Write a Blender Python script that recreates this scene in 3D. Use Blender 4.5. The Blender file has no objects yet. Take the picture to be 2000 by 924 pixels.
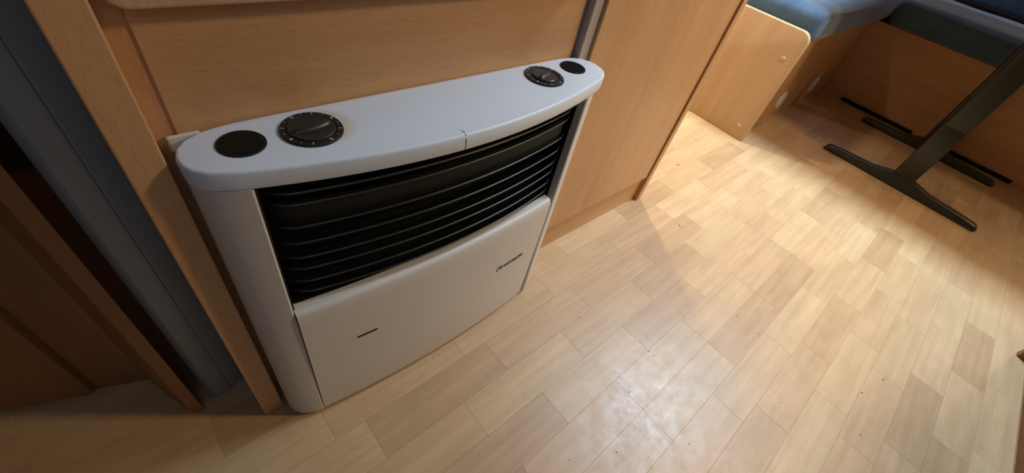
import bpy, bmesh, math, random
from mathutils import Vector, Matrix, noise
random.seed(7)
S = bpy.context.scene
COL = S.collection

# ---------------------------------------------------------------- camera
CAM_H = 0.72
cd = bpy.data.cameras.new('camera'); cam = bpy.data.objects.new('camera', cd); COL.objects.link(cam)
cd.sensor_fit = 'HORIZONTAL'; cd.sensor_width = 36.0; cd.lens = 821.7633 / 2000 * 36.0
cd.clip_start = 0.01; cd.clip_end = 50
AX = ((0.74461789, -0.36892432, 0.55627245),
      (-0.63956591, -0.63286387, 0.4363929),
      (0.19104878, -0.68071886, -0.70719318))
cam.matrix_world = Matrix(((AX[0][0], -AX[0][1], -AX[0][2], 0),
                           (AX[1][0], -AX[1][1], -AX[1][2], 0),
                           (AX[2][0], -AX[2][1], -AX[2][2], CAM_H),
                           (0, 0, 0, 1)))
S.camera = cam

# ---------------------------------------------------------------- world, lights, exposure
S.view_settings.view_transform = 'Standard'
S.view_settings.look = 'None'
S.view_settings.gamma = 1.0
S.view_settings.use_curve_mapping = False
S.view_settings.exposure = -0.06
W = bpy.data.worlds.new('world'); S.world = W; W.use_nodes = True
bg = W.node_tree.nodes['Background']
bg.inputs[0].default_value = (0.45, 0.6, 0.95, 1); bg.inputs[1].default_value = 1.0


def area_light(name, loc, target, size, power, color, size_y=None, spread=180):
    l = bpy.data.lights.new(name, 'AREA'); l.energy = power; l.color = color
    l.shape = 'RECTANGLE'; l.size = size; l.size_y = size_y or size
    l.spread = math.radians(spread)
    o = bpy.data.objects.new(name, l); COL.objects.link(o); o.location = loc
    o.rotation_euler = (Vector(target) - Vector(loc)).to_track_quat('-Z', 'Y').to_euler()
    return o


def lamp_light(name, loc, radius, power, color):
    l = bpy.data.lights.new(name, 'POINT'); l.energy = power; l.color = color; l.shadow_soft_size = radius
    o = bpy.data.objects.new(name, l); COL.objects.link(o); o.location = loc
    return o


WARM = (1.0, 0.74, 0.44)
DAY = (0.42, 0.64, 1.0)
# daylight through the roof hatch above the dinette and the rear window
area_light('roof_hatch_daylight', (1.80, -0.05, 1.925), (1.80, -0.05, 0), 0.42, 31.0, (0.54, 0.76, 1.0), spread=120)
area_light('rear_window_daylight', (3.27, 0.25, 1.25), (1.5, 0.25, 0.8), 0.9, 1.0, DAY, 0.5)
area_light('side_window_daylight', (-0.25, -1.02, 1.42), (0.15, 0.40, 0.55), 0.80, 1.9, (0.40, 0.64, 1.0), 0.46)
# warm lamps: added fill for the heater wall, lamp under the locker above the bench, small spot by the rear window
area_light('heater_wall_fill_light', (1.38, -0.66, 1.42), (1.02, 0.34, 0.22), 0.13, 6.6, (1.0, 0.74, 0.46), spread=116)  # unseen lamp, added to brighten the upright faces of heater and cabinet
area_light('locker_lamp_light', (1.36, 0.93, 1.285), (1.36, 0.90, 0), 0.07, 6.5, (1.0, 0.87, 0.66), 0.07, spread=112)
lamp_light('under_table_fill_light', (2.95, -0.93, 1.02), 0.05, 8.5, WARM)  # unseen lamp, added to lift the floor under the table

lamp_light('rear_lamp_light', (3.24, -0.79, 1.68), 0.035, 2.0, (1.0, 0.82, 0.58))

# ---------------------------------------------------------------- materials
def mat(name, color, rough=0.5, spec=0.5, metallic=0.0):
    m = bpy.data.materials.new(name); m.use_nodes = True
    b = m.node_tree.nodes['Principled BSDF']
    b.inputs['Base Color'].default_value = (*color, 1)
    b.inputs['Roughness'].default_value = rough
    b.inputs['Specular IOR Level'].default_value = spec
    b.inputs['Metallic'].default_value = metallic
    return m


def nodes_of(m): return m.node_tree.nodes, m.node_tree.links, m.node_tree.nodes['Principled BSDF']


def add(nt, kind, **kw):
    n = nt.new(kind)
    for k, v in kw.items(): setattr(n, k, v)
    return n


def ramp(nt, stops):
    r = nt.new('ShaderNodeValToRGB'); e = r.color_ramp.elements
    e[0].position, e[0].color = stops[0][0], (*stops[0][1], 1)
    e[1].position, e[1].color = stops[-1][0], (*stops[-1][1], 1)
    for p, c in stops[1:-1]:
        x = e.new(p); x.color = (*c, 1)
    return r


def mixc(nt, lk, a, b, fac, mode='MIX'):
    n = nt.new('ShaderNodeMix'); n.data_type = 'RGBA'; n.blend_type = mode
    for sock, v in ((n.inputs[0], fac), (n.inputs[6], a), (n.inputs[7], b)):
        if hasattr(v, 'is_output'): lk.new(v, sock)
        elif isinstance(v, (int, float)): sock.default_value = v
        else: sock.default_value = (*v, 1)
    return n.outputs[2]


def wood(name, light, dark, grain='Z', rough=0.42, fleck=0.26):
    """beech veneer: broad streaks plus the short fine flecks that run with the grain"""
    m = mat(name, light, rough, 0.35); nt, lk, b = nodes_of(m)
    tc = nt.new('ShaderNodeTexCoord')
    def mapped(along, across):
        mp = nt.new('ShaderNodeMapping')
        s = [across] * 3; s['XYZ'.index(grain)] = along
        mp.inputs['Scale'].default_value = s; lk.new(tc.outputs['Object'], mp.inputs['Vector']); return mp.outputs[0]
    n1 = add(nt, 'ShaderNodeTexNoise'); n1.inputs['Scale'].default_value = 1.0; n1.inputs['Detail'].default_value = 5
    lk.new(mapped(2.2, 26), n1.inputs['Vector'])
    n2 = add(nt, 'ShaderNodeTexNoise'); n2.inputs['Scale'].default_value = 1.0; n2.inputs['Detail'].default_value = 2
    lk.new(mapped(85, 900), n2.inputs['Vector'])
    r1 = ramp(nt, [(0.32, dark), (0.68, light)]); lk.new(n1.outputs[0], r1.inputs[0])
    r2 = ramp(nt, [(0.30, (0.72, 0.66, 0.6)), (0.46, (1, 1, 1))]); lk.new(n2.outputs[0], r2.inputs[0])
    c = mixc(nt, lk, r1.outputs[0], r2.outputs[0], fleck * 2, 'MULTIPLY')
    lk.new(c, b.inputs['Base Color'])
    return m


BEECH_L, BEECH_D = (0.58, 0.335, 0.155), (0.50, 0.275, 0.12)
M = {}
M['beech'] = wood('beech_veneer_upright', BEECH_L, BEECH_D, 'Z')
M['beech_flat'] = wood('beech_veneer_level', BEECH_L, BEECH_D, 'X')
M['beech_y'] = wood('beech_veneer_crosswise', BEECH_L, BEECH_D, 'Y')
M['beech_door'] = wood('beech_veneer_pale', (0.62, 0.42, 0.25), (0.53, 0.33, 0.18), 'Z')
M['beech_dark'] = wood('beech_veneer_deep', (0.33, 0.155, 0.06), (0.26, 0.115, 0.042), 'Z')  # deeper brown than the other beech tones
M['edge_grey'] = wood('edge_band_greyish', (0.42, 0.36, 0.32), (0.36, 0.30, 0.26), 'Z')
M['beech_bench'] = wood('beech_veneer_bench', (0.60, 0.42, 0.255), (0.52, 0.35, 0.20), 'Z')
M['enamel'] = mat('warm_grey_enamel', (0.63, 0.595, 0.53), 0.42, 0.4)
M['plastic'] = mat('cover_plastic', (0.69, 0.785, 0.88), 0.40, 0.45)  # cool white plastic, part of the blue daylight put into its colour
M['grille'] = mat('black_grille_plastic', (0.009, 0.011, 0.011), 0.36, 0.75)
M['grille_in'] = mat('black_grille_inside', (0.008, 0.009, 0.007), 0.6, 0.25)
M['black'] = mat('black_plastic', (0.012, 0.013, 0.013), 0.45, 0.4)
M['knobcap'] = mat('black_knob_plastic', (0.020, 0.022, 0.021), 0.36, 0.5)
M['mesh_disc'] = mat('black_fan_grille', (0.011, 0.011, 0.009), 0.65, 0.3)
M['mark'] = mat('pale_print', (0.42, 0.44, 0.46), 0.6, 0.3)
M['ink'] = mat('black_print', (0.02, 0.02, 0.02), 0.5, 0.3)
M['iron'] = mat('dark_green_black_paint', (0.017, 0.021, 0.016), 0.35, 0.5)
M['slot'] = mat('black_vent_strip', (0.008, 0.006, 0.005), 0.7, 0.2)
M['vent_white'] = mat('white_vent_plastic', (0.62, 0.64, 0.68), 0.45, 0.4)
M['cap_beech'] = mat('beech_screw_cap', (0.60, 0.42, 0.25), 0.45, 0.4)
M['grey_post'] = mat('grey_folding_door_vinyl', (0.25, 0.27, 0.27), 0.27, 0.6)
M['wallpaper'] = mat('cream_wall_board', (0.30, 0.22, 0.14), 0.7, 0.3)
M['ceiling'] = mat('pale_ceiling_board', (0.42, 0.37, 0.30), 0.8, 0.2)
M['subfloor'] = mat('floor_joint_brown', (0.44, 0.30, 0.18), 0.6, 0.2)  # brown base under the planks, visible in the joints
M['crumb'] = mat('dark_crumb', (0.05, 0.035, 0.025), 0.9, 0.1)
M['frame'] = mat('white_window_frame', (0.7, 0.7, 0.7), 0.5, 0.4)

# stain beside the large dial: old yellowed plastic, shaped like an arc around the knob
def stain_plastic():
    m = M['plastic']; nt, lk, b = nodes_of(m)
    g = nt.new('ShaderNodeTexCoord')
    d = add(nt, 'ShaderNodeVectorMath', operation='DISTANCE'); lk.new(g.outputs['Object'], d.inputs[0])
    d.inputs[1].default_value = (0.124 - 0.27, 0.347 - 0.384, 0.48)
    n = nt.new('ShaderNodeTexNoise'); n.inputs['Scale'].default_value = 160; n.inputs['Detail'].default_value = 3
    lk.new(g.outputs['Object'], n.inputs['Vector'])
    ad = add(nt, 'ShaderNodeMath', operation='MULTIPLY_ADD'); lk.new(n.outputs[0], ad.inputs[0])
    ad.inputs[1].default_value = 0.006; lk.new(d.outputs['Value'], ad.inputs[2])
    r = ramp(nt, [(0.0, (1, 1, 1)), (0.026, (1, 1, 1)), (0.034, (0, 0, 0))]); lk.new(ad.outputs[0], r.inputs[0])
    c = mixc(nt, lk, (0.69, 0.785, 0.88), (0.62, 0.61, 0.52), r.outputs[0])
    lk.new(c, b.inputs['Base Color'])
stain_plastic()


def plank_material():
    m = mat('beech_floor_plank', (0.6, 0.45, 0.3), 0.36, 0.64); nt, lk, b = nodes_of(m)
    tc = nt.new('ShaderNodeTexCoord'); oi = nt.new('ShaderNodeObjectInfo')
    mu = add(nt, 'ShaderNodeMath', operation='MULTIPLY'); lk.new(oi.outputs['Random'], mu.inputs[0]); mu.inputs[1].default_value = 37
    def nz(scale, detail):
        mp = nt.new('ShaderNodeMapping'); mp.inputs['Scale'].default_value = scale; lk.new(tc.outputs['Object'], mp.inputs['Vector'])
        n = add(nt, 'ShaderNodeTexNoise', noise_dimensions='4D'); n.inputs['Scale'].default_value = 1; n.inputs['Detail'].default_value = detail
        lk.new(mp.outputs[0], n.inputs['Vector']); lk.new(mu.outputs[0], n.inputs['W']); return n.outputs[0]
    streak = nz((4, 70, 70), 5); fine = nz((90, 700, 700), 2); blot = nz((9, 14, 9), 3)
    r1 = ramp(nt, [(0.3, (0.86, 0.82, 0.77)), (0.7, (1.06, 1.05, 1.03))]); lk.new(streak, r1.inputs[0])
    r2 = ramp(nt, [(0.33, (0.80, 0.76, 0.70)), (0.47, (1, 1, 1))]); lk.new(fine, r2.inputs[0])
    c = mixc(nt, lk, oi.outputs['Color'], r1.outputs[0], 1.0, 'MULTIPLY')
    c = mixc(nt, lk, c, r2.outputs[0], 0.42, 'MULTIPLY')
    r3 = ramp(nt, [(0.35, (0.94, 0.93, 0.92)), (0.65, (1.03, 1.03, 1.03))]); lk.new(blot, r3.inputs[0])
    c = mixc(nt, lk, c, r3.outputs[0], 1.0, 'MULTIPLY')
    # worn satin coat: scuffs across planks, in floor coordinates
    geo = nt.new('ShaderNodeNewGeometry')
    n = nt.new('ShaderNodeTexNoise'); n.inputs['Scale'].default_value = 30; n.inputs['Detail'].default_value = 8; n.inputs['Roughness'].default_value = 0.7
    lk.new(geo.outputs['Position'], n.inputs['Vector'])
    mr = add(nt, 'ShaderNodeMapRange'); lk.new(n.outputs[0], mr.inputs[0])
    mr.inputs[1].default_value = 0.3; mr.inputs[2].default_value = 0.7; mr.inputs[3].default_value = 0.33; mr.inputs[4].default_value = 0.49
    lk.new(mr.outputs[0], b.inputs['Roughness'])
    lk.new(c, b.inputs['Base Color'])
    return m
M['plank'] = plank_material()


def fabric(name, c1, c2):
    m = mat(name, c1, 0.9, 0.15); nt, lk, b = nodes_of(m)
    tc = nt.new('ShaderNodeTexCoord')
    n = nt.new('ShaderNodeTexNoise'); n.inputs['Scale'].default_value = 14; n.inputs['Detail'].default_value = 6
    n2 = nt.new('ShaderNodeTexNoise'); n2.inputs['Scale'].default_value = 420; n2.inputs['Detail'].default_value = 2
    lk.new(tc.outputs['Object'], n.inputs['Vector']); lk.new(tc.outputs['Object'], n2.inputs['Vector'])
    r = ramp(nt, [(0.35, c1), (0.65, c2)]); lk.new(n.outputs[0], r.inputs[0])
    r2 = ramp(nt, [(0.3, (0.7, 0.7, 0.7)), (0.7, (1.15, 1.15, 1.15))]); lk.new(n2.outputs[0], r2.inputs[0])
    lk.new(mixc(nt, lk, r.outputs[0], r2.outputs[0], 0.8, 'MULTIPLY'), b.inputs['Base Color'])
    b.inputs['Sheen Weight'].default_value = 0.3
    bp = nt.new('ShaderNodeBump'); bp.inputs['Strength'].default_value = 0.25; bp.inputs['Distance'].default_value = 0.002
    lk.new(n2.outputs[0], bp.inputs['Height']); lk.new(bp.outputs[0], b.inputs['Normal'])
    return m
M['blue_cloth'] = fabric('blue_upholstery', (0.055, 0.105, 0.17), (0.075, 0.135, 0.205))
M['navy_cloth'] = fabric('dark_blue_upholstery', (0.016, 0.028, 0.046), (0.024, 0.038, 0.06))

def lamp_glass():
    m = bpy.data.materials.new('lit_lamp_glass'); m.use_nodes = True
    b = m.node_tree.nodes['Principled BSDF']; b.inputs['Emission Color'].default_value = (1, 0.78, 0.48, 1)
    b.inputs['Emission Strength'].default_value = 4; b.inputs['Base Color'].default_value = (0.9, 0.85, 0.75, 1)
    return m
M['lamp'] = lamp_glass()
def sky_pane():
    m = bpy.data.materials.new('daylit_pane'); m.use_nodes = True
    b = m.node_tree.nodes['Principled BSDF']; b.inputs['Emission Color'].default_value = (0.55, 0.74, 1, 1)
    b.inputs['Emission Strength'].default_value = 1.5; b.inputs['Base Color'].default_value = (0.6, 0.7, 0.8, 1); b.inputs['Roughness'].default_value = 0.2
    return m
M['pane'] = sky_pane()

# ---------------------------------------------------------------- building helpers (coordinates in metres, world space)
def thing(name, label, cat, base=(0, 0, 0), group=None):
    o = bpy.data.objects.new(name, None); COL.objects.link(o); o.location = base
    o.empty_display_size = 0.05
    o['label'] = label; o['category'] = cat
    if group: o['group'] = group
    o['base'] = base
    return o


def world_base(p):
    v = Vector((0, 0, 0))
    while p is not None:
        v += p.location; p = p.parent
    return v


def obj(name, bm, material, parent=None, base=None, smooth=None, label=None):
    """link a bmesh (given in world space) as one mesh object under parent"""
    off = world_base(parent) + Vector(base or (0, 0, 0))
    if base and not parent: off = Vector(base)
    elif base: off = Vector(base)
    bmesh.ops.translate(bm, verts=bm.verts, vec=-off)
    bmesh.ops.recalc_face_normals(bm, faces=bm.faces)
    me = bpy.data.meshes.new(name); bm.to_mesh(me); bm.free()
    me.materials.append(M[material])
    o = bpy.data.objects.new(name, me); COL.objects.link(o)
    if parent:
        o.parent = parent; o.location = off - world_base(parent)
    else:
        o.location = off
    if smooth is not None:
        for p in me.polygons: p.use_smooth = True
        me.set_sharp_from_angle(angle=math.radians(smooth))
    if label: o['label'] = label
    return o


def tag(o, label, cat, group=None):
    o['label'] = label; o['category'] = cat
    if group: o['group'] = group
    return o


def structure(o): o['kind'] = 'structure'; return o


def bx(x0, x1, y0, y1, z0, z1, bev=0.0, seg=2, bm=None):
    b2 = bmesh.new()
    v = [b2.verts.new((x, y, z)) for x in (x0, x1) for y in (y0, y1) for z in (z0, z1)]
    for f in ((0, 1, 3, 2), (4, 6, 7, 5), (0, 4, 5, 1), (2, 3, 7, 6), (0, 2, 6, 4), (1, 5, 7, 3)):
        b2.faces.new([v[i] for i in f])
    bmesh.ops.recalc_face_normals(b2, faces=b2.faces)
    if bev > 0:
        bmesh.ops.bevel(b2, geom=list(b2.edges), offset=bev, segments=seg, affect='EDGES', profile=0.5)
    if bm is None: return b2
    me = bpy.data.meshes.new('tmp'); b2.to_mesh(me); b2.free(); bm.from_mesh(me); bpy.data.meshes.remove(me)
    return bm


def rings(levels, cap=True):
    """loft closed rings of equal length"""
    bm = bmesh.new(); R = [[bm.verts.new(p) for p in ring] for ring in levels]
    n = len(R[0])
    for a, b in zip(R, R[1:]):
        for i in range(n): bm.faces.new((a[i], a[(i + 1) % n], b[(i + 1) % n], b[i]))
    if cap:
        bm.faces.new(R[0][::-1]); bm.faces.new(R[-1])
    return bm


def grid(rows):
    bm = bmesh.new(); R = [[bm.verts.new(p) for p in r] for r in rows]
    for a, b in zip(R, R[1:]):
        for i in range(len(a) - 1): bm.faces.new((a[i], a[i + 1], b[i + 1], b[i]))
    return bm


def inset_outline(pts, d):
    out = []; n = len(pts)
    for i in range(n):
        p0, p1 = Vector(pts[i - 1]), Vector(pts[(i + 1) % n]); t = (p1 - p0).normalized()
        out.append((pts[i][0] - t.y * d, pts[i][1] + t.x * d))
    return out


def prism(poly, axis, a, b, bev=0.0, seg=2):
    """extrude a 2D polygon along axis ('X': poly is (y,z); 'Y': (x,z); 'Z': (x,y))"""
    def P(p, t):
        return {'X': (t, p[0], p[1]), 'Y': (p[0], t, p[1]), 'Z': (p[0], p[1], t)}[axis]
    bm = rings([[P(p, a) for p in poly], [P(p, b) for p in poly]])
    bmesh.ops.recalc_face_normals(bm, faces=bm.faces)
    if bev:
        es = [e for e in bm.edges if len(e.link_faces) == 2 and e.calc_face_angle(0) > 0.5]
        bmesh.ops.bevel(bm, geom=es, offset=bev, segments=seg, affect='EDGES', profile=0.5)
    return bm


def lathe(profile, centre, seg=48, axis='Z'):
    """profile of (r, h) from centre outwards"""
    levels = []
    for r, h in profile:
        ring = []
        for k in range(seg):
            a = 2 * math.pi * k / seg; c, s = r * math.cos(a), r * math.sin(a)
            if axis == 'Z': ring.append((centre[0] + c, centre[1] + s, centre[2] + h))
            elif axis == 'X': ring.append((centre[0] + h, centre[1] + c, centre[2] + s))
            else: ring.append((centre[0] + c, centre[1] + h, centre[2] + s))
        levels.append(ring)
    return rings(levels)


def merge(bm, other):
    me = bpy.data.meshes.new('tmp'); other.to_mesh(me); other.free(); bm.from_mesh(me); bpy.data.meshes.remove(me); return bm


# ---------------------------------------------------------------- the room shell
FLX0, FLX1, FLY0, FLY1 = -1.30, 3.34, -1.06, 1.12
floor = structure(obj('floor', bx(FLX0, FLX1, FLY0, FLY1, -0.05, -0.0006), 'subfloor', base=(1, 0, 0)))
CEIL = 1.95
structure(obj('ceiling', bx(FLX0, FLX1, FLY0, FLY1, CEIL, CEIL + 0.03), 'ceiling', base=(1, 0, CEIL)))
structure(obj('wall_left', bx(FLX0 - 0.03, FLX0, FLY0, FLY1, -0.05, CEIL + 0.03), 'beech_dark', base=(FLX0, 0, 0)))
structure(obj('wall_rear', bx(FLX1, FLX1 + 0.03, FLY0, FLY1, -0.05, CEIL + 0.03), 'wallpaper', base=(FLX1, 0, 0)))
structure(obj('wall_back', bx(FLX0, FLX1, FLY1, FLY1 + 0.03, -0.05, CEIL + 0.03), 'wallpaper', base=(1, FLY1, 0)))
structure(obj('wall_front', bx(FLX0, FLX1, FLY0 - 0.03, FLY0, -0.05, CEIL + 0.03), 'wallpaper', base=(1, FLY0, 0)))
# roof hatch and rear window: frame and daylit pane
def opening(name, x0, x1, y0, y1, z0, z1, axis):
    bm = bmesh.new(); w = 0.03
    if axis == 'Z':
        for a in ((x0 - w, x0, y0 - w, y1 + w), (x1, x1 + w, y0 - w, y1 + w), (x0, x1, y0 - w, y0), (x0, x1, y1, y1 + w)): bx(*a, z0, z1, 0.003, 2, bm)
        o = structure(obj(name, bm, 'frame', base=((x0 + x1) / 2, (y0 + y1) / 2, z0)))
        obj('window_pane', bx(x0, x1, y0, y1, z1 - 0.008, z1 - 0.002), 'pane', o)
    else:
        for a in ((y0 - w, y0, z0 - w, z1 + w), (y1, y1 + w, z0 - w, z1 + w), (y0, y1, z0 - w, z0), (y0, y1, z1, z1 + w)): bx(x0, x1, *a, 0.003, 2, bm)
        o = structure(obj(name, bm, 'frame', base=(x0, (y0 + y1) / 2, z0)))
        obj('window_pane', bx(x1 - 0.008, x1 - 0.002, y0, y1, z0, z1), 'pane', o)
    return o
opening('window_1', 1.59, 2.01, -0.26, 0.16, CEIL - 0.02, CEIL - 0.0005, 'Z')
opening('window_2', FLX1 - 0.02, FLX1 - 0.0005, -0.20, 0.70, 1.00, 1.50, 'X')

bm = bmesh.new()
for a in ((-0.68, -0.65, 1.16, 1.68), (0.15, 0.18, 1.16, 1.68), (-0.65, 0.15, 1.16, 1.19), (-0.65, 0.15, 1.65, 1.68)): bx(a[0], a[1], FLY0 + 0.0005, FLY0 + 0.02, a[2], a[3], 0.003, 2, bm)
w3 = structure(obj('window_3', bm, 'frame', base=(-0.25, FLY0, 1.16)))
obj('window_pane', bx(-0.65, 0.15, FLY0 + 0.002, FLY0 + 0.008, 1.19, 1.65), 'pane', w3)

# ---------------------------------------------------------------- floor planks
PITCH, Y0, PL = 0.0687, -0.018, 0.2442
# phase (x of one plank end) of each row, read off row by row; row k spans Y0+k*PITCH .. +PITCH
PHASE = {-7: 1.21, -6: 0.857, -5: 0.786, -4: 0.60, -3: 0.697, -2: 0.640, -1: 0.494, 0: 0.494, 1: 0.36, 2: 0.235, 3: 0.091, 4: 0.043, 5: 0.889, 6: 0.70}
TONES = {'pale': (0.59, 0.415, 0.225), 'mid': (0.565, 0.385, 0.205), 'pink': (0.56, 0.37, 0.202), 'dark': (0.50, 0.325, 0.172), 'deep': (0.455, 0.29, 0.148)}
KNOWN = {(-7, 1.30): 'deep', (-6, 0.95): 'dark', (-3, 1.0): 'dark', (-2, 1.0): 'pale', (-2, 0.75): 'mid', (0, 0.55): 'mid', (-1, 0.55): 'pale',
         (3, 0.2): 'dark', (3, 0.45): 'pink', (2, 0.33): 'pale', (3, 0.95): 'dark', (4, 1.10): 'pale', (3, 1.15): 'pale', (2, 1.15): 'pale', (5, 0.80): 'pale',
         (2, 0.80): 'dark', (4, 0.93): 'pink', (-6, 1.17): 'pink', (-5, 0.7): 'pink', (-3, 0.8): 'pink', (-4, 0.9): 'mid', (1, 0.25): 'dark', (1, 0.0): 'dark', (2, 0.1): 'pink'}
plank_me = {}
def plank_mesh(length):
    key = round(length, 4)
    if key not in plank_me:
        g = 0.00012
        b = bx(g, length - g, g, PITCH - g, -0.004, 0.0)
        top = [e for e in b.edges if all(abs(v.co.z) < 1e-6 for v in e.verts)]
        bmesh.ops.bevel(b, geom=top, offset=0.00016, segments=1, affect='EDGES')
        me = bpy.data.meshes.new('plank'); b.to_mesh(me); b.free(); me.materials.append(M['plank']); plank_me[key] = me
    return plank_me[key]
def plank(k, xa, xb):
    o = bpy.data.objects.new('plank', plank_mesh(xb - xa)); COL.objects.link(o); o.parent = floor
    o.location = Vector((xa, Y0 + k * PITCH, 0)) - floor.location
    tone = None
    for (kk, xx), t in KNOWN.items():
        if kk == k and xa <= xx < xb: tone = t
    c = TONES[tone or random.choice(('pale', 'mid', 'mid', 'pink', 'pink', 'dark'))]
    j = random.uniform(0.96, 1.04)
    o.color = (c[0] * j, c[1] * j, c[2] * j, 1)
XA, XB = -0.48, 2.80
for k in range(-9, 9):
    ph = PHASE.get(k, random.uniform(0, PL))
    n = math.floor((XA - ph) / PL); x = ph + n * PL
    while x < XB:
        a, b = max(x, XA), min(x + PL, XB)
        if b - a > 0.02: plank(k, a, b)
        x += PL
# the rest of the floor, out of view: same planks, joined
rest = bmesh.new()
for k in range(-15, 17):
    ya, yb = Y0 + k * PITCH + 0.0003, Y0 + (k + 1) * PITCH - 0.0003
    ya, yb = max(ya, FLY0), min(yb, FLY1)
    if yb - ya < 0.005: continue
    x = FLX0 + random.uniform(-PL, 0)
    while x < FLX1:
        a, b = max(x, FLX0), min(x + PL, FLX1)
        if -9 <= k < 9:
            if a < XA < b: b = XA
            if a < XB < b: a = XB
            if a >= XA and b <= XB: x += PL; continue
        if b - a > 0.01: bx(a + 0.0003, b - 0.0003, ya, yb, -0.004, 0.0, bm=rest)
        x += PL
ro = obj('plank_field', rest, 'plank', floor, base=(1, 0, 0)); ro['kind'] = 'stuff'; ro.color = (*TONES['mid'], 1)

# ---------------------------------------------------------------- heater
HC = 0.27                        # centre line in x
WALL = 0.384
heater = thing('gas_heater', 'white gas heater with black louvres and two black dials, mounted on wooden panel', 'heater', (HC, WALL, 0))
def front(x): return 0.280 + 0.645 * (x - HC) ** 2
half = [(0.060, 0.3830), (0.046, 0.3815), (0.034, 0.3785), (0.0225, 0.3715), (0.0148, 0.3615), (0.0118, 0.350), (0.0128, 0.338), (0.0178, 0.3280), (0.0265, 0.3205)]
outl = [(x - 0.003 * min(1.0, max(0.0, (0.046 - x) / 0.026)), y) for x, y in half]
outl += [(x, front(x)) for x in [0.04 + (0.46) * i / 40 for i in range(41)]]
outl += [(2 * HC - x, y) for x, y in reversed(half)]
outl += [(x, WALL - 0.0005) for x in [0.44 - 0.34 * i / 8 for i in range(9)]]
# counter-clockwise check: left side first downwards in y, then along the front to the right = counter-clockwise
Z_TOP, Z_LIP = 0.480, 0.4605
lv = []
for z, d in ((Z_LIP - 0.001, 0.004), (Z_LIP, 0.0012), (Z_LIP + 0.0015, 0.0), (0.4760, 0.0), (0.4778, 0.0003), (0.4790, 0.0010), (0.4797, 0.0020), (Z_TOP, 0.0034)):
    lv.append([(x, y, z) for x, y in inset_outline(outl, d)])
# bottom is open towards the louvres: close only the top
bm = rings(lv, cap=False); bm.verts.ensure_lookup_table(); n = len(outl)
bm.faces.new([bm.verts[(len(lv) - 1) * n + i] for i in range(n)])
bm.faces.new([bm.verts[i] for i in range(n)][::-1])
cover = obj('top_cover', bm, 'plastic', heater, smooth=40, label='white plastic top cover with blue daylight in its colour and a hairline crack')
# hairline crack running over the front edge
bm = bmesh.new(); cr = []
path = [(0.2400, front(0.2405) + 0.0105, Z_TOP), (0.2412, front(0.2415) + 0.0045, Z_TOP), (0.2406, front(0.2405) + 0.0010, 0.4790), (0.2412, front(0.241), 0.4735), (0.2418, front(0.2418), 0.468), (0.2412, front(0.2412), 0.462)]
for i, p in enumerate(path):
    w = (0.00015, 0.0004, 0.0005, 0.0005, 0.0004, 0.0003)[i]; q = Vector(p) + Vector((0, -0.00025, 0.00025))
    cr.append((bm.verts.new(q - Vector((w, 0, 0))), bm.verts.new(q + Vector((w, 0, 0)))))
for a, b in zip(cr, cr[1:]): bm.faces.new((a[0], a[1], b[1], b[0]))
obj('crack', bm, 'ink', cover, label='thin dark crack')

# side cheeks
def cheek(mirror):
    top = [(0.0490, 0.3150), (0.0489, 0.3122), (0.0470, 0.3116), (0.040, 0.3146), (0.0250, 0.3213), (0.0160, 0.3288), (0.0110, 0.3384), (0.0100, 0.350), (0.0130, 0.3615), (0.0205, 0.3715), (0.034, 0.3780), (0.049, 0.3780)]
    bot = [(0.0490, 0.3110), (0.0489, 0.3076), (0.0470, 0.3068), (0.040, 0.3084), (0.028, 0.3132), (0.0190, 0.3200), (0.0120, 0.3285), (0.0090, 0.339), (0.0100, 0.352), (0.0130, 0.366), (0.025, 0.3780), (0.049, 0.3780)]
    cx = 0.037
    if mirror:   # the right cheek comes further in and stands proud of the panel beside it
        cx = 0.498
        top = [(0.4725, 0.3250), (0.4725, 0.3105), (0.4735, 0.3092), (0.4755, 0.3088), (0.481, 0.3105), (0.490, 0.3150), (0.505, 0.3225), (0.519, 0.3320), (0.526, 0.345), (0.527, 0.358), (0.521, 0.369), (0.505, 0.3770), (0.4725, 0.3770)]
        bot = [(x - 0.001, y - 0.0050 if y < 0.335 else y) for x, y in top]
    lev = []
    for z, d in ((0.006, 0.006), (0.0065, 0.003), (0.009, 0.0012), (0.013, 0.0), (0.12, 0), (0.24, 0), (0.35, 0), (Z_LIP - 0.0005, 0.0)):
        t = z / Z_LIP; ring = []
        for (xa, ya), (xb, yb) in zip(bot, top):
            x, y = xa + (xb - xa) * t, ya + (yb - ya) * t
            x, y = x + (cx - x) * d / 0.03, y + (0.352 - y) * d / 0.06
            ring.append((x, y, z))
        lev.append(ring)
    return obj('side_cheek', rings(lev), 'enamel', heater, smooth=35)
cheek(False); cheek(True)
# lower front panel, gently bowed, with rolled top edge
def pan(x, k=0.0): return 0.2925 + 0.30 * (x - HC) ** 2 + k
px0, px1 = 0.0499, 0.4622
xs = [px0 + (px1 - px0) * i / 32 for i in range(33)]
prof = [(0.010, 0.014), (0.010, 0.003), (0.0125, 0.0006), (0.016, 0.0), (0.09, -0.0008), (0.18, -0.0015), (0.255, -0.0015), (0.270, -0.0010), (0.2745, 0.0004), (0.2768, 0.0030), (0.2775, 0.0065), (0.2770, 0.016), (0.262, 0.016)]
bm = grid([[(x, pan(x, dy), z) for x in xs] for z, dy in prof])
# close left and right ends
bm.verts.ensure_lookup_table(); nx = len(xs)
bm.faces.new([bm.verts[j * nx] for j in range(len(prof))]); bm.faces.new([bm.verts[j * nx + nx - 1] for j in range(len(prof))][::-1])
panel = obj('front_panel', bm, 'enamel', heater, smooth=50)
def panel_y(x): return pan(x, -0.0014)
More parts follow.
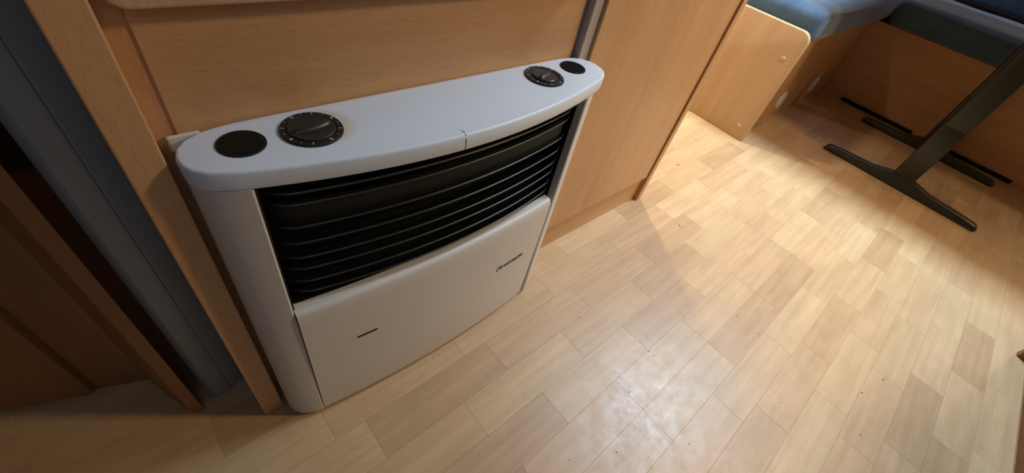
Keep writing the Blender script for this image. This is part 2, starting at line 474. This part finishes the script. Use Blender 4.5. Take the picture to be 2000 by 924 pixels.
# black slot (viewing window) low on the panel
bm = bmesh.new(); s0, s1, sz, r = 0.1135, 0.1385, 0.1795, 0.0022
for dz, dy in ((0, 0),):
    ring = []
    for k in range(9): a = math.pi / 2 + math.pi * k / 8; ring.append((s0 + r * math.cos(a), sz + r * math.sin(a)))
    for k in range(9): a = -math.pi / 2 + math.pi * k / 8; ring.append((s1 + r * math.cos(a), sz + r * math.sin(a)))
bm = rings([[(x, panel_y(x) + 0.001, z) for x, z in ring], [(x, panel_y(x) - 0.0004, z) for x, z in ring]])
obj('slot', bm, 'ink', panel, label='narrow black slot')
# raised maker's lettering with its swoosh
def text_mesh(body, size, place, name, material, parent, shear=0.0, depth=0.0004):
    cu = bpy.data.curves.new('tmp_text', 'FONT'); cu.body = body; cu.size = size; cu.shear = shear; cu.extrude = depth / 2; cu.resolution_u = 3; cu.offset = 0.00025
    t = bpy.data.objects.new('tmp_text', cu); COL.objects.link(t); bpy.context.view_layer.update()
    me = bpy.data.meshes.new_from_object(t.evaluated_get(bpy.context.evaluated_depsgraph_get()))
    bpy.data.objects.remove(t); bpy.data.curves.remove(cu)
    b = bmesh.new(); b.from_mesh(me); bpy.data.meshes.remove(me)
    for v in b.verts: v.co = Vector(place(v.co))
    return obj(name, b, material, parent)
TX0, TZ0 = 0.3620, 0.1655
text_mesh('trumatic', 0.0138, lambda c: (TX0 + c.x * 1.28, panel_y(TX0 + c.x * 1.28) - 0.0003 + c.z, TZ0 + c.y), 'lettering', 'ink', panel, 0.25)
bm = bmesh.new(); pr = []
for k in range(17):
    a = math.radians(75 + 195 * k / 16); rr = 0.0062; w = 0.00035 + 0.0008 * math.sin(math.pi * k / 16)
    cx, cz = TX0 + 0.0015, TZ0 + 0.0042
    pr.append([bm.verts.new((cx + (rr + s * w) * 0.8 * math.cos(a) + 0.25 * (rr + s * w) * math.sin(a), panel_y(cx) - 0.0006, cz + (rr + s * w) * math.sin(a))) for s in (-1, 1)])
for a, b in zip(pr, pr[1:]): bm.faces.new((a[0], a[1], b[1], b[0]))
obj('swoosh', bm, 'ink', panel)

# louvres
def grl(x): return 0.2945 + 0.55 * (x - HC) ** 2
lx = [0.0525 + 0.4170 * i / 40 for i in range(41)]
def end_drop(x): # louvres swing back at both ends
    e = max(0.0, abs(x - 0.261) - 0.182) / 0.0265
    return 0.012 * e * e
for z in (0.4395, 0.4255, 0.3960, 0.3735, 0.3515, 0.3330, 0.3115, 0.2930):
    sec = [(0.0215, -0.0140), (0.0130, -0.0128), (0.0050, -0.0040), (0.0016, -0.0007), (0.0007, -0.0003), (0.0001, 0.0005), (0.0001, 0.0012), (0.0006, 0.0019), (0.0014, 0.0022), (0.0022, 0.0019), (0.0030, 0.0009), (0.0120, -0.0090), (0.0215, -0.0125)]
    bm = rings([[(x, min(grl(x) + end_drop(x) + dy, 0.3455), z + dz) for dy, dz in sec] for x in lx])
    obj('louvre', bm, 'grille', heater, smooth=60)
# blank bar between the second and third louvre, back wall and end walls of the opening
bm = rings([[(x, grl(x) + end_drop(x) + dy, z) for dy, z in ((0.006, 0.392), (0.006, 0.4245), (0.009, 0.4245), (0.009, 0.392))] for x in lx])
obj('louvre_bar', bm, 'grille_in', heater, smooth=50)
obj('grille_back', bx(0.0495, 0.4720, 0.3465, 0.3500, 0.262, 0.4585), 'grille_in', heater)
obj('grille_end', bx(0.0492, 0.0512, 0.3135, 0.3464, 0.262, 0.4585), 'grille_in', heater)
obj('grille_end', bx(0.4703, 0.4722, 0.3205, 0.3464, 0.262, 0.4585), 'grille_in', heater)
obj('grille_floor', bx(0.0495, 0.4720, 0.3085, 0.3464, 0.2625, 0.2655), 'grille_in', heater)
# wall frame the case hangs on
obj('wall_frame', bx(0.0100, 0.034, 0.3800, WALL - 0.0003, 0.4640, 0.4785, 0.0015), 'enamel', heater)
# dials and round fan grilles
def dial(cx, cy, r, turn, centre):
    h = 0.0022
    ring = obj('dial', lathe([(0.0005, 0.0), (r, 0.0), (r, h - 0.0012), (r - 0.0007, h), (r * 0.80, h), (r * 0.78, h - 0.0010), (r * 0.765, h - 0.0010), (0.0005, h - 0.0010)], (cx, cy, Z_TOP)), 'black', heater, smooth=35)
    kr = r * 0.755 if centre else r * 0.62
    obj('dial_knob', lathe([(0.0005, h - 0.001), (kr, h - 0.001), (kr, h + 0.0004), (kr - 0.0010, h + 0.0010), (kr * 0.8, h + 0.0006), (0.0005, h - 0.0004)], (cx, cy, Z_TOP)), 'knobcap', ring, smooth=35)
    # grip: a rounded blade across the knob, higher at the middle
    lev = []; L = kr * 0.92; c, s = math.cos(turn), math.sin(turn)
    for i in range(15):
        t = -1 + 2 * i / 14; wdt = 0.0012 + 0.0042 * math.sqrt(max(0, 1 - t * t)); hh = h + 0.0014 + 0.0026 * math.sqrt(max(0.0, 1 - t ** 4))
        ringp = []
        for u, zz in ((-1, h), (-0.85, 0.6 * hh + 0.4 * h), (-0.45, hh - 0.0006), (0, hh), (0.45, hh - 0.0006), (0.85, 0.6 * hh + 0.4 * h), (1, h)):
            ringp.append((cx + c * t * L - s * u * wdt, cy + s * t * L + c * u * wdt, Z_TOP + zz))
        lev.append(ringp)
    obj('grip', rings(lev), 'knobcap', ring, smooth=50)
    # pale scale marks
    for k in range(15):
        a = math.radians(-70 + 320 * k / 14); rm = r * 0.885; big = k % 2 == 0
        b = bmesh.new(); a1, b1 = (0.0018, 0.0012) if big else (0.0009, 0.0006)
        if not big:
            for q in range(8): b.verts.new((cx + rm * math.cos(a) + b1 * 1.1 * math.cos(q * math.pi / 4), cy + rm * math.sin(a) + b1 * 1.1 * math.sin(q * math.pi / 4), Z_TOP + h + 0.0002))
            b.faces.new(b.verts)
        else:
            ca, sa = math.cos(a), math.sin(a)
            o4 = [(-1, -.35), (1, -.35), (1, .35), (-1, .35)] if k % 4 else [(-1, -1), (0.2, -1), (1, 0.1), (0.3, 1), (-0.2, .3), (-1, .8)]
            for u, v in o4: b.verts.new((cx + rm * ca + a1 * u * ca - b1 * v * sa, cy + rm * sa + a1 * u * sa + b1 * v * ca, Z_TOP + h + 0.0002))
            b.faces.new(b.verts)
        obj('scale_mark', b, 'mark', ring)
    return ring
dial(0.1135, 0.3455, 0.0272, math.radians(6), True)
dial(0.4160, 0.3465, 0.0268, math.radians(20), False)
def fan_disc(cx, cy, r):
    d = obj('round_grille', lathe([(0.0005, 0.0), (r, 0.0), (r, 0.0008), (r - 0.0006, 0.0014), (r - 0.0014, 0.0008), (0.0005, 0.0008)], (cx, cy, Z_TOP)), 'mesh_disc', heater, smooth=30)
    b = bmesh.new(); q = 0.0022; k = int(r / q)
    for i in range(-k, k + 1):
        x = i * q; L = math.sqrt(max(0, (r - 0.002) ** 2 - x * x))
        if L > 0.001: bx(cx + x - 0.0004, cx + x + 0.0004, cy - L, cy + L, Z_TOP + 0.0006, Z_TOP + 0.0014, bm=b)
    obj('grille_bars', b, 'mesh_disc', d)
fan_disc(0.0560, 0.3480, 0.0190)
fan_disc(0.4790, 0.3530, 0.0185)

# ---------------------------------------------------------------- wooden cupboard that carries the heater
cup = thing('heater_cupboard', 'beech veneered cupboard front behind the white heater, with post and upper door', 'cupboard', (HC, 0.40, 0))
obj('post', bx(-0.0235, 0.0030, 0.3515, 0.62, 0.0, CEIL - 0.001, 0.0015), 'beech', cup)
obj('back_board', bx(0.0031, 0.5120, WALL + 0.0022, WALL + 0.018, 0.0, CEIL - 0.001), 'beech', cup)
obj('inset_panel', bx(0.0185, 0.5045, WALL, WALL + 0.0021, 0.0, CEIL - 0.001, 0.0008), 'beech_flat', cup)
# upper door with rounded lower corner
r = 0.014; x0, x1, z0, z1 = 0.0085, 0.497, 0.583, 1.15
poly = []
for cx, cz, a0 in ((x0 + r, z0 + r, 180), (x1 - r, z0 + r, 270), (x1 - r, z1 - r, 0), (x0 + r, z1 - r, 90)):
    for k in range(7):
        a = math.radians(a0 + 90 * k / 6); poly.append((cx + r * math.cos(a), cz + r * math.sin(a)))
bm = prism(poly, 'Y', 0.3595, 0.3835, 0.003, 3)
obj('door', bm, 'beech_door', cup, smooth=40)

# ---------------------------------------------------------------- tall cabinet right of the heater
cab = thing('base_cabinet', 'beech cabinet with recessed plinth standing right of the heater', 'cabinet', (0.76, 0.40, 0))
CZ = 0.90
obj('side_panel', bx(0.5170, 0.5375, 0.3755, 1.08, 0.0, CZ, 0.0012), 'edge_grey', cab, label='side panel with pale greyish edge band')
obj('door', bx(0.5385, 0.9770, 0.3705, 0.3885, 0.083, CZ - 0.002, 0.0012), 'beech', cab)
obj('plinth', bx(0.5376, 0.9795, 0.3785, 0.3930, 0.0, 0.0825), 'beech_flat', cab)
obj('side_panel', bx(0.9800, 1.0010, 0.3660, 1.08, 0.0, CZ, 0.0015), 'beech', cab)
obj('worktop', bx(0.5170, 1.010, 0.352, 1.10, CZ + 0.0005, CZ + 0.03, 0.004), 'beech_flat', cab)
obj('back_board', bx(0.538, 0.979, 1.06, 1.078, 0.0, CZ - 0.002), 'beech', cab)

# ---------------------------------------------------------------- grey folding door and dark corner cupboard at the left
fd = thing('folding_door', 'grey blue folding door standing folded between the beech post and dark cupboard', 'door', (-0.05, 0.43, 0))
H2 = CEIL - 0.002
pl = [(-0.0760, 0.4235), (-0.0690, 0.4170), (-0.0530, 0.4200)]
def fold(p, q, t):
    d = (Vector(q) - Vector(p)); nrm = Vector((-d.y, d.x)).normalized() * t
    return prism([p, q, (q[0] + nrm.x, q[1] + nrm.y), (p[0] + nrm.x, p[1] + nrm.y)], 'Z', 0.004, H2, 0.0012, 2)
for p, q in (((-0.0765, 0.4245), (-0.0695, 0.4185)), ((-0.0690, 0.4185), (-0.0485, 0.4200)), ((-0.0480, 0.4200), (-0.0275, 0.4300))):
    obj('fold', fold(p, q, 0.006), 'grey_post', fd, smooth=30)
obj('fold', fold((-0.0765, 0.432), (-0.030, 0.440), 0.006), 'grey_post', fd)
cc = thing('corner_cupboard', 'dark wooden cupboard set at an angle in the corner left of the folding door', 'cupboard', (-0.2, 0.5, 0))
U = Vector((math.cos(math.radians(-22)), math.sin(math.radians(-22)))); Nn = Vector((-U.y, U.x))  # Nn points away from camera
def angled(a, b, depth, origin, z0, z1, bev=0.001):
    o = Vector(origin); p = o + U * a; q = o + U * b
    return prism([tuple(p), tuple(q), tuple(q + Nn * depth), tuple(p + Nn * depth)], 'Z', z0, z1, bev)
obj('frame_post', prism([(-0.1035, 0.4140), (-0.0885, 0.4100), (-0.1220, 0.50), (-0.1370, 0.50)], 'Z', 0.0, H2, 0.001), 'beech_dark', cc)
obj('fixed_panel', angled(-0.010, 0.068, 0.012, (-0.1965, 0.5275), 0.0, H2), 'beech_dark', cc)
obj('door', angled(-0.70, 0.0, 0.020, (-0.1985, 0.5150), 0.008, H2, 0.003), 'beech_dark', cc, smooth=40)

# ---------------------------------------------------------------- benches
b1 = thing('bench', 'beech side bench with rounded end panel, with blue cushion, beyond the beech cabinet', 'bench', (2.2, 0.7, 0))
# end panel: rounded upper front corner, profile in (y, z)
r = 0.034; y0, zt = 0.3690, 0.3975
poly = [(1.10, 0.0), (1.10, zt)]
for k in range(9):
    a = math.radians(90 + 90 * k / 8); poly.append((y0 + r + r * math.cos(a), zt - r + r * math.sin(a)))
poly += [(y0, 0.0)]
ep = obj('end_panel', prism(poly, 'X', 1.6700, 1.6900, 0.003, 3), 'beech_bench', b1, smooth=40)
for y, z in ((0.4080, 0.305), (0.4100, 0.048)):
    obj('screw_cap', lathe([(0.0003, 0.0), (0.0075, 0.0), (0.0075, -0.0015), (0.006, -0.0028), (0.0003, -0.0034)], (1.6700, y, z), 20, 'X'), 'cap_beech', ep, smooth=50)
fp = obj('front_board', bx(1.6905, 2.7090, 0.4100, 0.4260, 0.0, 0.3395), 'beech', b1)
obj('seat_board', bx(1.6905, 3.30, 0.4000, 1.10, 0.3400, 0.3520, 0.001), 'beech_flat', b1)
for cx in (2.024, 2.418):
    v = obj('air_vent', lathe([(0.0003, 0.0), (0.0370, 0.0), (0.0370, -0.0025), (0.0345, -0.0045), (0.0290, -0.0030), (0.0003, -0.0030)], (cx, 0.4100, 0.079), 36, 'Y'), 'vent_white', b1, smooth=40, label='round white air vent')
    for i in range(-3, 4):
        z = i * 0.0075; L = math.sqrt(0.029 ** 2 - z * z)
        obj('vent_bar', bx(cx - L, cx + L, 0.4040, 0.4068, 0.079 + z - 0.0012, 0.079 + z + 0.0012), 'vent_white', v)
b2 = thing('bench', 'dark beech bench running across the rear behind the table', 'bench', (3.0, -0.1, 0))
obj('front_board', bx(2.6930, 2.7090, -1.04, 0.4095, 0.0, 0.3395), 'beech_y', b2)
obj('seat_board', bx(2.6900, 3.30, -1.04, 0.3995, 0.3400, 0.3520, 0.001), 'beech_y', b2)
for ya, yb in ((-0.030, 0.305), (-0.436, -0.185)):
    obj('floor_vent', bx(2.6840, 2.6928, ya, yb, 0.0, 0.017, 0.002), 'slot', b2, label='long black vent strip along the floor')


def cushion(name, x0, x1, y0, y1, z0, z1, r, material, puff=0.012, seed=0, sag=0.0):
    b = bmesh.new()
    nx, ny, nz = max(6, int((x1 - x0) / 0.045)), max(6, int((y1 - y0) / 0.045)), 7
    bmesh.ops.create_cube(b, size=2)
    b.clear()
    # rounded box from a subdivided cube shell
    def face(fn, nu, nv):
        V = [[b.verts.new(fn(-1 + 2 * i / nu, -1 + 2 * j / nv)) for j in range(nv + 1)] for i in range(nu + 1)]
        for i in range(nu):
            for j in range(nv): b.faces.new((V[i][j], V[i + 1][j], V[i + 1][j + 1], V[i][j + 1]))
    face(lambda u, v: (u, v, 1), nx * 2, ny * 2); face(lambda u, v: (u, v, -1), nx * 2, ny * 2)
    face(lambda u, v: (1, u, v), ny * 2, nz * 2); face(lambda u, v: (-1, u, v), ny * 2, nz * 2)
    face(lambda u, v: (u, 1, v), nx * 2, nz * 2); face(lambda u, v: (u, -1, v), nx * 2, nz * 2)
    bmesh.ops.remove_doubles(b, verts=b.verts, dist=1e-5)
    c = Vector(((x0 + x1) / 2, (y0 + y1) / 2, (z0 + z1) / 2)); h = Vector(((x1 - x0) / 2, (y1 - y0) / 2, (z1 - z0) / 2))
    for v in b.verts:
        u = v.co.copy(); p = Vector((u.x * h.x, u.y * h.y, u.z * h.z))
        inner = Vector([max(-(h[i] - r), min(h[i] - r, p[i])) for i in range(3)])
        d = p - inner
        if d.length > 1e-9: p = inner + d.normalized() * min(r, max(abs(d.x), abs(d.y), abs(d.z)))
        edge = (1 - u.x ** 4) * (1 - u.y ** 4)
        if u.z > 0: p.z += puff * edge
        # side faces bulge a little
        p.y += math.copysign(puff * 0.8 * (1 - u.z ** 2) * (1 - u.x ** 4), u.y) if abs(u.y) > 0.99 else 0
        p.x += math.copysign(puff * 0.8 * (1 - u.z ** 2) * (1 - u.y ** 4), u.x) if abs(u.x) > 0.99 else 0
        nn = noise.noise(Vector((p.x * 6 + seed, p.y * 6, p.z * 10)))
        p += Vector((0, 0, 0.004 * nn))
        p.z -= sag * max(0.0, -u.y) * (0.5 + 0.5 * u.x) if u.z < 0.2 else 0
        v.co = c + p
        v.co.z = max(v.co.z, z0)
    return b
co = obj('seat_cushion', cushion('c', 1.704, 3.28, 0.378, 1.00, 0.3530, 0.460, 0.030, 'blue_cloth', seed=1), 'blue_cloth', base=(2.2, 0.68, 0.353), smooth=80)
tag(co, 'blue upholstered seat cushion lying on the side bench', 'cushion')
co2 = obj('seat_cushion', cushion('c', 2.655, 3.24, -1.02, 0.358, 0.3530, 0.458, 0.028, 'navy_cloth', seed=5), 'blue_cloth', base=(2.95, -0.33, 0.353), smooth=80)
tag(co2, 'dark blue seat cushion on the rear bench behind the table', 'cushion')
co3 = obj('back_cushion', cushion('c', 3.17, 3.30, -1.02, 0.35, 0.474, 0.86, 0.035, 'navy_cloth', seed=9), 'navy_cloth', base=(3.235, -0.03, 0.468), smooth=80)
tag(co3, 'dark blue backrest cushion upright behind the rear seat cushion', 'cushion')

# ---------------------------------------------------------------- table on two T-shaped legs
table = thing('pedestal_table', 'table on two black T-shaped metal legs with long floor feet', 'table', (2.30, -0.11, 0))
def foot_profile(yc, L):
    # side view in (y, z): low rounded ends, swelling at the middle
    up = [(-L, 0.012), (-L + 0.012, 0.021), (-L + 0.06, 0.0255), (-0.17, 0.028), (-0.105, 0.030), (-0.06, 0.041), (-0.040, 0.0455), (0.040, 0.0455), (0.06, 0.041), (0.105, 0.030), (0.17, 0.028), (L - 0.06, 0.0255), (L - 0.012, 0.021), (L, 0.012)]
    lo = [(L, 0.004), (L - 0.008, 0.0), (-L + 0.008, 0.0), (-L, 0.004)]
    return [(yc + y, z) for y, z in up + lo]
for xf in (2.030, 2.553):
    yc = -0.108 if xf < 2.3 else -0.112
    bm = lathe([(0.0003, 0), (0.001, 0.001)], (xf, yc, 0.1), 6); bm.free()
    leg = obj('leg', prism([(xf - 0.017, yc - 0.034), (xf + 0.017, yc - 0.034), (xf + 0.017, yc + 0.034), (xf - 0.017, yc + 0.034)], 'Z', 0.040, 0.674, 0.005, 3), 'iron', table, smooth=40)
    obj('foot', prism(foot_profile(yc, 0.272), 'X', xf - 0.019, xf + 0.019, 0.005, 2), 'iron', leg, smooth=40)
    obj('sleeve', prism([(xf - 0.0185, yc - 0.0355), (xf + 0.0185, yc - 0.0355), (xf + 0.0185, yc + 0.0355), (xf - 0.0185, yc + 0.0355)], 'Z', 0.046, 0.255, 0.005, 3), 'iron', leg, smooth=40)
    obj('bracket', bx(xf - 0.03, xf + 0.03, yc - 0.20, yc + 0.20, 0.674, 0.6945, 0.003), 'iron', leg)
obj('table_top', bx(1.74, 2.80, -0.46, 0.345, 0.695, 0.720, 0.006, 3), 'beech_flat', table)

# ---------------------------------------------------------------- unit on the other side of the aisle
ku = thing('kitchen_unit', 'dark brown cabinet at the right edge, across the aisle from the heater', 'cabinet', (1.0, -0.8, 0))
obj('side_panel', bx(1.4420, 1.4600, -1.05, -0.5465, 0.0, 0.88, 0.0012), 'beech_dark', ku)
obj('plinth', bx(0.35, 1.4415, -0.585, -0.571, 0.0, 0.0300), 'beech_dark', ku)
for xa, xb in ((0.352, 0.714), (0.718, 1.078), (1.082, 1.439)):
    d = obj('door', bx(xa, xb, -0.579, -0.561, 0.0310, 0.874, 0.0015), 'beech_dark', ku)
obj('side_panel', bx(0.331, 0.3490, -1.05, -0.560, 0.0, 0.88, 0.0012), 'beech_dark', ku)
obj('worktop', bx(0.32, 1.47, -1.055, -0.535, 0.8805, 0.910, 0.004), 'beech_flat', ku)

# ---------------------------------------------------------------- overhead locker with its lamp, above the side bench
lk_ = thing('overhead_locker', 'beech overhead locker on the wall above the side bench', 'locker', (2.0, 1.0, 1.30))
obj('locker_body', bx(1.02, 3.32, 0.76, 1.115, 1.30, 1.93, 0.003), 'beech_flat', lk_)
for xa, xb in ((1.03, 1.78), (1.79, 2.54), (2.55, 3.31)): obj('locker_door', bx(xa, xb, 0.742, 0.7595, 1.315, 1.915, 0.003), 'beech_flat', lk_)
lp_ = thing('locker_lamp', 'small round lamp under the overhead locker', 'lamp', (1.36, 0.93, 1.30))
obj('lamp_housing', lathe([(0.052, 0.0), (0.055, -0.004), (0.055, -0.010), (0.047, -0.0125), (0.047, -0.004), (0.0005, -0.004)], (1.36, 0.93, 1.2995), 28), 'frame', lp_)
# ---------------------------------------------------------------- lamp fixtures out of view, two of them added as fill
wl = thing('unseen_wall_lamp', 'added round white wall lamp above the kitchen unit, out of view', 'lamp', (1.38, -1.055, 1.42))
obj('lamp_base', lathe([(0.0005, 0.0), (0.06, 0.0), (0.06, 0.012), (0.052, 0.018), (0.0005, 0.018)], (1.38, -1.0585, 1.42), 28, 'Y'), 'frame', wl)
obj('lamp_arm', bx(1.372, 1.388, -1.041, -0.72, 1.432, 1.448, 0.003), 'frame', wl)

rr_ = thing('unseen_wall_lamp', 'small white lamp high on the rear wall', 'lamp', (3.335, -0.79, 1.68))
obj('lamp_base', lathe([(0.0005, 0.0), (0.04, 0.0), (0.04, -0.010), (0.03, -0.016), (0.0005, -0.016)], (3.3395, -0.79, 1.68), 24, 'X'), 'frame', rr_)
rl = thing('added_fill_lamp', 'added small white lamp in the rear corner, lighting the floor under the table', 'lamp', (2.95, -1.055, 1.02))
obj('lamp_base', lathe([(0.0005, 0.0), (0.035, 0.0), (0.035, 0.010), (0.028, 0.014), (0.0005, 0.014)], (2.95, -1.0585, 1.02), 24, 'Y'), 'frame', rl)
obj('lamp_arm', bx(2.945, 2.955, -1.044, -0.99, 1.015, 1.025, 0.002), 'frame', rl)
# ---------------------------------------------------------------- crumbs on the floor
crumb_bm = bmesh.new(); bmesh.ops.create_icosphere(crumb_bm, subdivisions=1, radius=1)
for v in crumb_bm.verts: v.co *= random.uniform(0.75, 1.2)
crumb_me = bpy.data.meshes.new('crumb'); crumb_bm.to_mesh(crumb_me); crumb_bm.free(); crumb_me.materials.append(M['crumb'])
CRUMBS = [(0.6063, 0.0357, 0.0011, 0.0011, 0), (0.5001, 0.0185, 0.0018, 0.0008, 0.3), (0.6287, 0.0696, 0.0022, 0.0006, 1.0), (0.394, -0.0336, 0.0015, 0.0009, -0.4), (0.4582, 0.0021, 0.0007, 0.0006, 0), (0.7497, 0.0526, 0.0009, 0.0007, 0.2), (0.8691, -0.0248, 0.0018, 0.0008, 0.9), (0.8681, -0.0812, 0.003, 0.0006, 0.6), (0.6046, 0.0485, 0.0022, 0.0007, -0.7), (0.3195, 0.0089, 0.0012, 0.0006, 0.5), (0.5134, -0.1087, 0.0012, 0.0008, 0), (0.5388, 0.1901, 0.0026, 0.0005, 0.1), (1.0177, -0.3207, 0.0034, 0.0009, -0.6), (0.9331, -0.2969, 0.0034, 0.0008, -0.8), (1.3482, -0.0708, 0.0016, 0.0009, 0.2), (0.8269, -0.3242, 0.0013, 0.0012, 0), (1.3388, -0.1976, 0.0022, 0.0009, 0.4), (0.7495, -0.1877, 0.001, 0.0008, 0), (1.3665, 0.4637, 0.0026, 0.001, 0.3), (1.4793, 0.4654, 0.0035, 0.001, 0.9), (1.2739, 0.4072, 0.0065, 0.0012, -0.3), (1.0109, 0.2327, 0.0045, 0.0011, 1.4), (0.5564, 0.1128, 0.0009, 0.0005, 0.3), (0.4346, -0.0742, 0.0009, 0.0006, 0.9), (0.4943, -0.0841, 0.0008, 0.0006, 0.4)]
for x, y, a, b, rz in CRUMBS:
    o = bpy.data.objects.new('crumb', crumb_me); COL.objects.link(o)
    o.scale = (a, b, min(a, b) * 0.6); o.rotation_euler = (0, 0, rz); o.location = (x, y, min(a, b) * 0.55)
    tag(o, 'tiny dark crumb lying on the pale floor planks', 'crumb', 'crumbs scattered on the floor')
